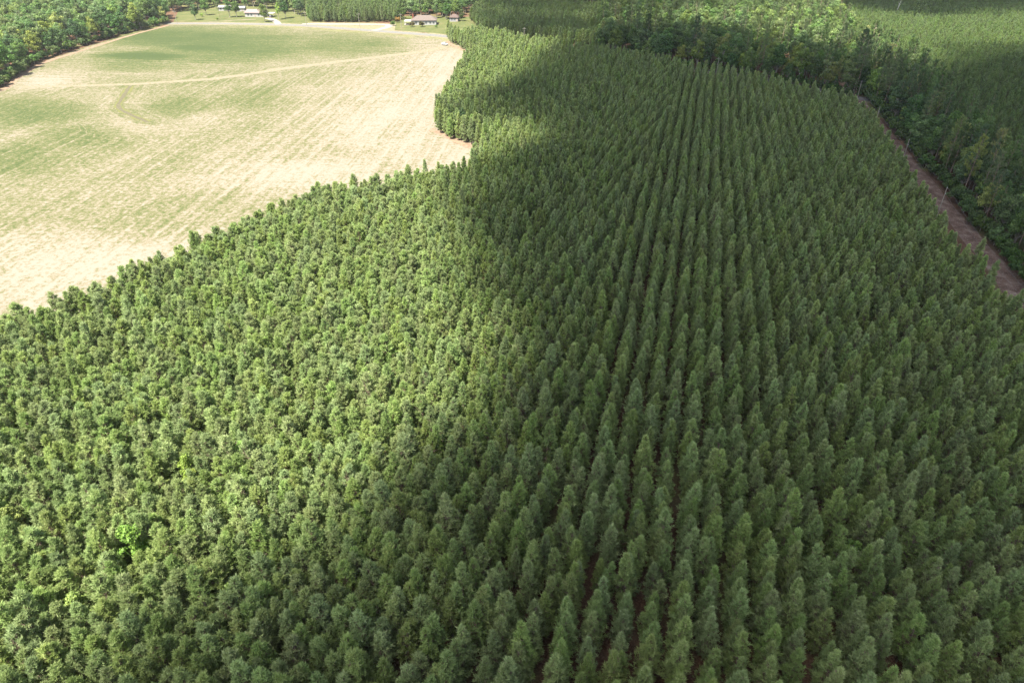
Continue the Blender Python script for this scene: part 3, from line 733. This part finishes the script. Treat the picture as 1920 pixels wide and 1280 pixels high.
def house(p, rz, W, D, eave, ridge, inset, wall, roofm, label, cat='house', chimney=None, wins=(), doors=(), over=.55):
    t = empty('house', (p.x, p.y, 0), rz); tag(t, label, cat)
    boxes('wall', [(-W/2,W/2,0,D,0,eave)], M[wall], t)
    bm = bmesh.new(); hip(bm, -W/2-over, W/2+over, -over, D+over, eave, ridge, inset)
    rf = bm_obj('roof', bm, M[roofm], t)
    if chimney: boxes('chimney', [(chimney-.5,chimney+.5,D/2-.4,D/2+.4,eave+.4,ridge+.9)], M['brick'], rf)
    for x in wins: window(t, x, 1.0, 0)
    for x in doors:
        d = boxes('door', [(x-.5,x+.5,-.05,.01,.15,2.2)], M['door'], t)
        boxes('door_frame', [(x-.62,x-.5,-.07,.01,.15,2.3),(x+.5,x+.62,-.07,.01,.15,2.3),(x-.5,x+.5,-.07,.01,2.2,2.3)], M['trim'], d)
    return t
q = G(795, 47.5)
h1 = house(q, R(2), 17.5, 10, 3.0, 5.9, 4.6, 'white_siding', 'brown_shingle', 'white walled house with brown hip roof and carport on the lawn by the road', chimney=-8.0, wins=(-5.6,-2.8,1.6,4.6,7.0), doors=(-.5,))
cpf = boxes('carport_roof', [(-14.2,-8.8,-.5,7,2.5,2.68)], M['light_roof'], h1)
for x, y in ((-13.9,-.3),(-13.9,3.2),(-13.9,6.7),(-9.1,-.3)): boxes('carport_post', [(x-.07,x+.07,y-.07,y+.07,0,2.5)], M['trim'], h1)
boxes('porch_step', [(-1.5,.5,-1.6,0,0,.25)], M['concrete'], h1)
boxes('carport_slab', [(-14.3,-8.8,-.6,7,.13,.17)], M['concrete'], h1)
q = G(478, 32.5)
h2 = house(q, R(-3), 15, 9, 2.9, 5.0, 1.2, 'white_siding', 'pink_shingle', 'low white house with pinkish metal roof behind the grey green tree', wins=(-5,-2.5,3.2,5.6), doors=(.4,))
boxes('carport_roof', [(9.4,14.5,.5,6.5,2.5,2.66)], M['light_roof'], h2)
for x, y in ((9.6,.7),(14.3,.7),(9.6,6.3),(14.3,6.3)): boxes('carport_post', [(x-.07,x+.07,y-.07,y+.07,0,2.5)], M['trim'], h2)
q = G(851, 41)
h3 = house(q, R(-8), 6.2, 6, 2.7, 4.7, 2.4, 'grey_wall', 'dark_shingle', 'small pale shed with dark brown hip roof right of the white house', 'shed', wins=(-1.5,.6), doors=(2.3,))
q = G(421, 21)
h4 = house(q, R(5), 9, 5, 2.7, 3.8, .5, 'white_siding', 'light_roof', 'white mobile home half hidden between trees, left of the pink roofed house', 'mobile home', wins=(-2.8,0,2.8), doors=(1.4,))
q = G(452, 22)
h5 = house(q, R(5), 6, 5, 2.5, 3.6, .5, 'white_siding', 'light_roof', 'white outbuilding half hidden behind the two dense dark trees', 'outbuilding', wins=(-1.6,), doors=(1.2,))

# ------------------------------------------------------------------ cars
M['silver'] = N('silver car paint').principled((.28,.285,.295), .3, .5)
M['navy'] = N('dark car paint').principled((.035,.04,.055), .3, .5)
M['tyre'] = N('tyre rubber').principled((.03,.03,.03), .8)
M['rim'] = N('wheel rim').principled((.5,.5,.52), .35, .5, metal=.6)
M['lamp'] = N('headlamp glass').principled((.75,.76,.78), .15, .6)
M['red_lamp'] = N('tail lamp glass').principled((.4,.02,.02), .2, .6)
def prism(bm, prof, y0, y1, taper=0.0):
    a = [bm.verts.new((x, y0 + taper*max(0, z-.95), z)) for x, z in prof]; b = [bm.verts.new((x, y1 - taper*max(0, z-.95), z)) for x, z in prof]
    bm.faces.new(a); bm.faces.new(b[::-1]); k = len(prof)
    for i in range(k): bm.faces.new((a[i], b[i], b[(i+1)%k], a[(i+1)%k]))
    bmesh.ops.recalc_face_normals(bm, faces=bm.faces[:])
def car(p, rz, paint, label):
    t = empty('parked_car', (p.x, p.y, .06), rz); tag(t, label, 'car')
    bm = bmesh.new(); prism(bm, [(-2.25,.35),(2.25,.35),(2.3,.6),(2.2,.85),(1.2,.98),(-2.2,1.0),(-2.3,.65)], -.88, .88); bmesh.ops.bevel(bm, geom=bm.edges[:], offset=.05, segments=2, affect='EDGES'); bm_obj('body', bm, M[paint], t)
    bm = bmesh.new(); prism(bm, [(-2.1,1.0),(1.15,.98),(.45,1.52),(-.1,1.6),(-1.6,1.56)], -.82, .82, .25); cab = bm_obj('cabin', bm, M[paint], t)
    boxes('side_window', [(-1.5,.35,-.765,-.70,1.08,1.42)], M['glass'], cab); boxes('side_window', [(-1.5,.35,.70,.765,1.08,1.42)], M['glass'], cab)
    bm = bmesh.new(); vs = [bm.verts.new(q) for q in ((1.12,-.68,1.03),(1.12,.68,1.03),(.52,.6,1.50),(.52,-.6,1.50))]; bm.faces.new(vs); o = bm_obj('windscreen', bm, M['glass'], cab); o.location = (.03,0,.02)
    bm = bmesh.new(); vs = [bm.verts.new(q) for q in ((-2.06,-.68,1.08),(-2.06,.68,1.08),(-1.68,.6,1.50),(-1.68,-.6,1.50))]; bm.faces.new(vs[::-1]); o = bm_obj('rear_window', bm, M['glass'], cab); o.location = (-.03,0,.01)
    for x in (-1.4, 1.42):
        for s in (-1, 1):
            bm = bmesh.new(); bmesh.ops.create_cone(bm, cap_ends=True, segments=20, radius1=.34, radius2=.34, depth=.22, matrix=Matrix.Translation((x, s*.8, .34)) @ Matrix.Rotation(math.pi/2, 4, 'X')); wh = bm_obj('wheel', bm, M['tyre'], t)
            bm = bmesh.new(); bmesh.ops.create_cone(bm, cap_ends=True, segments=16, radius1=.21, radius2=.19, depth=.05, matrix=Matrix.Translation((x, s*.925, .34)) @ Matrix.Rotation(math.pi/2, 4, 'X')); bm_obj('rim', bm, M['rim'], wh)
    for s in (-1, 1):
        boxes('headlight', [(2.24,2.31,s*.62-.16,s*.62+.16,.62,.78)], M['lamp'], t); boxes('tail_light', [(-2.31,-2.24,s*.66-.12,s*.66+.12,.68,.9)], M['red_lamp'], t)
    return t
car(G(834, 85), R(-38), 'silver', 'silver car parked on the field edge beside the pines')
car(G(509, 33), R(80), 'navy', 'dark car parked under the white carport of the pink roofed house')

# ------------------------------------------------------------------ clouds, far above, whose shadows lie on the plantation
n = N('cloud'); df = n.add('ShaderNodeBsdfDiffuse'); df.inputs[0].default_value = (.9,.9,.9,1)
tr = n.add('ShaderNodeBsdfTransparent'); mx = n.add('ShaderNodeMixShader'); mx.inputs[0].default_value = .27
n.ln(tr.outputs[0], mx.inputs[1]); n.ln(df.outputs[0], mx.inputs[2]); n.ln(mx.outputs[0], n.out.inputs[0]); M['cloud'] = n.m
ALT = 1250.0
def cloud(outline, label, rr, gap, seed, feather=18, thin=1.0):
    r = random.Random(seed); poly = [G(px, py, 8) for px, py in outline]
    bm = bmesh.new()
    def puff(x, y, rad, dz):
        base = Vector((x, y, 8)) + S*((ALT+dz)/S.z)
        m = Matrix.Translation(base) @ Matrix.Rotation(r.uniform(0, 6.28), 4, 'Z') @ Matrix.Diagonal((rad*r.uniform(.85,1.25), rad*r.uniform(.85,1.25), rad*.55, 1))
        res = bmesh.ops.create_icosphere(bm, subdivisions=2, radius=1, matrix=m)
        for v in res['verts']: v.co += (v.co-base)*r.uniform(-.16, .16)
    xs = [p.x for p in poly]; ys = [p.y for p in poly]; y = min(ys)
    while y < max(ys):
        x = min(xs)
        while x < max(xs):
            xx, yy = x+r.uniform(-.4,.4)*gap, y+r.uniform(-.4,.4)*gap
            if inside(poly, xx, yy):
                d = polydist((xx, yy), poly, True)
                if r.random() > thin*min(1, .3+.7*d/feather): x += gap; continue
                rad = min(rr, max(.35*rr, d*1.05))
                puff(xx, yy, rad*r.uniform(.85,1.1), r.uniform(-40, 60))
            x += gap
        y += gap
    o = bm_obj('cloud', bm, M['cloud'], smooth=True); tag(o, label, 'cloud', kind='structure'); return o
MAIN = [(862,296),(838,340),(850,395),(885,430),(880,480),(835,530),(872,575),(980,622),(960,700),(850,775),(745,840),(665,905),(585,950),(460,1015),(320,1080),(170,1140),(30,1190),(-120,1235),(-200,1500),(200,1700),(2300,1700),(2700,700),(2300,60),(1950,88),(1850,106),(1750,124),(1695,140),(1640,126),(1590,98),(1530,90),(1465,86),(1425,74),(1390,60),(1300,52),(1180,52),(1060,66),(1000,115),(950,150),(890,175),(846,182),(836,206),(900,214),(975,222),(985,255),(950,288),(905,300)]
cloud(MAIN, 'large white cumulus cloud whose shadow covers the plantation', 26, 14, 1, 16)
cloud([(905,45),(985,56),(1120,56),(1300,40),(1420,15),(1440,-30),(1200,-60),(940,-40),(890,15)], 'smaller white cloud over the far pine block', 30, 22, 2, 30, .5)
cloud([(1560,6),(1650,20),(1760,22),(2000,16),(2300,30),(2300,-60),(1600,-70)], 'white cloud over the distant pines at the top right', 32, 24, 3, 30)

cloud([(1690,150),(1650,112),(1700,88),(1800,72),(1950,58),(2300,36),(2300,120),(1900,135)], 'thin cloud puffs added to soften the shadow edge on the young plantation', 24, 22, 4, 25, .42)  # sparse unseen puffs, added so the shadow edge fades out gradually

# ------------------------------------------------------------------ air
if HAZE:
    bm = bmesh.new(); box(bm, -1500, 1500, -300, 1500, -1.0, H+2)
    n = N('hazy air'); v = n.add('ShaderNodeVolumePrincipled'); v.inputs['Color'].default_value = (.86,.92,1,1); v.inputs['Density'].default_value = 0.00005; v.inputs['Anisotropy'].default_value = .2
    n.ln(v.outputs[0], n.out.inputs['Volume'])
    hz = bm_obj('haze', bm, n.m); tag(hz, 'thin summer haze over the whole scene', 'haze', kind='stuff')
print('PINES', len(trees), 'near', len(near))
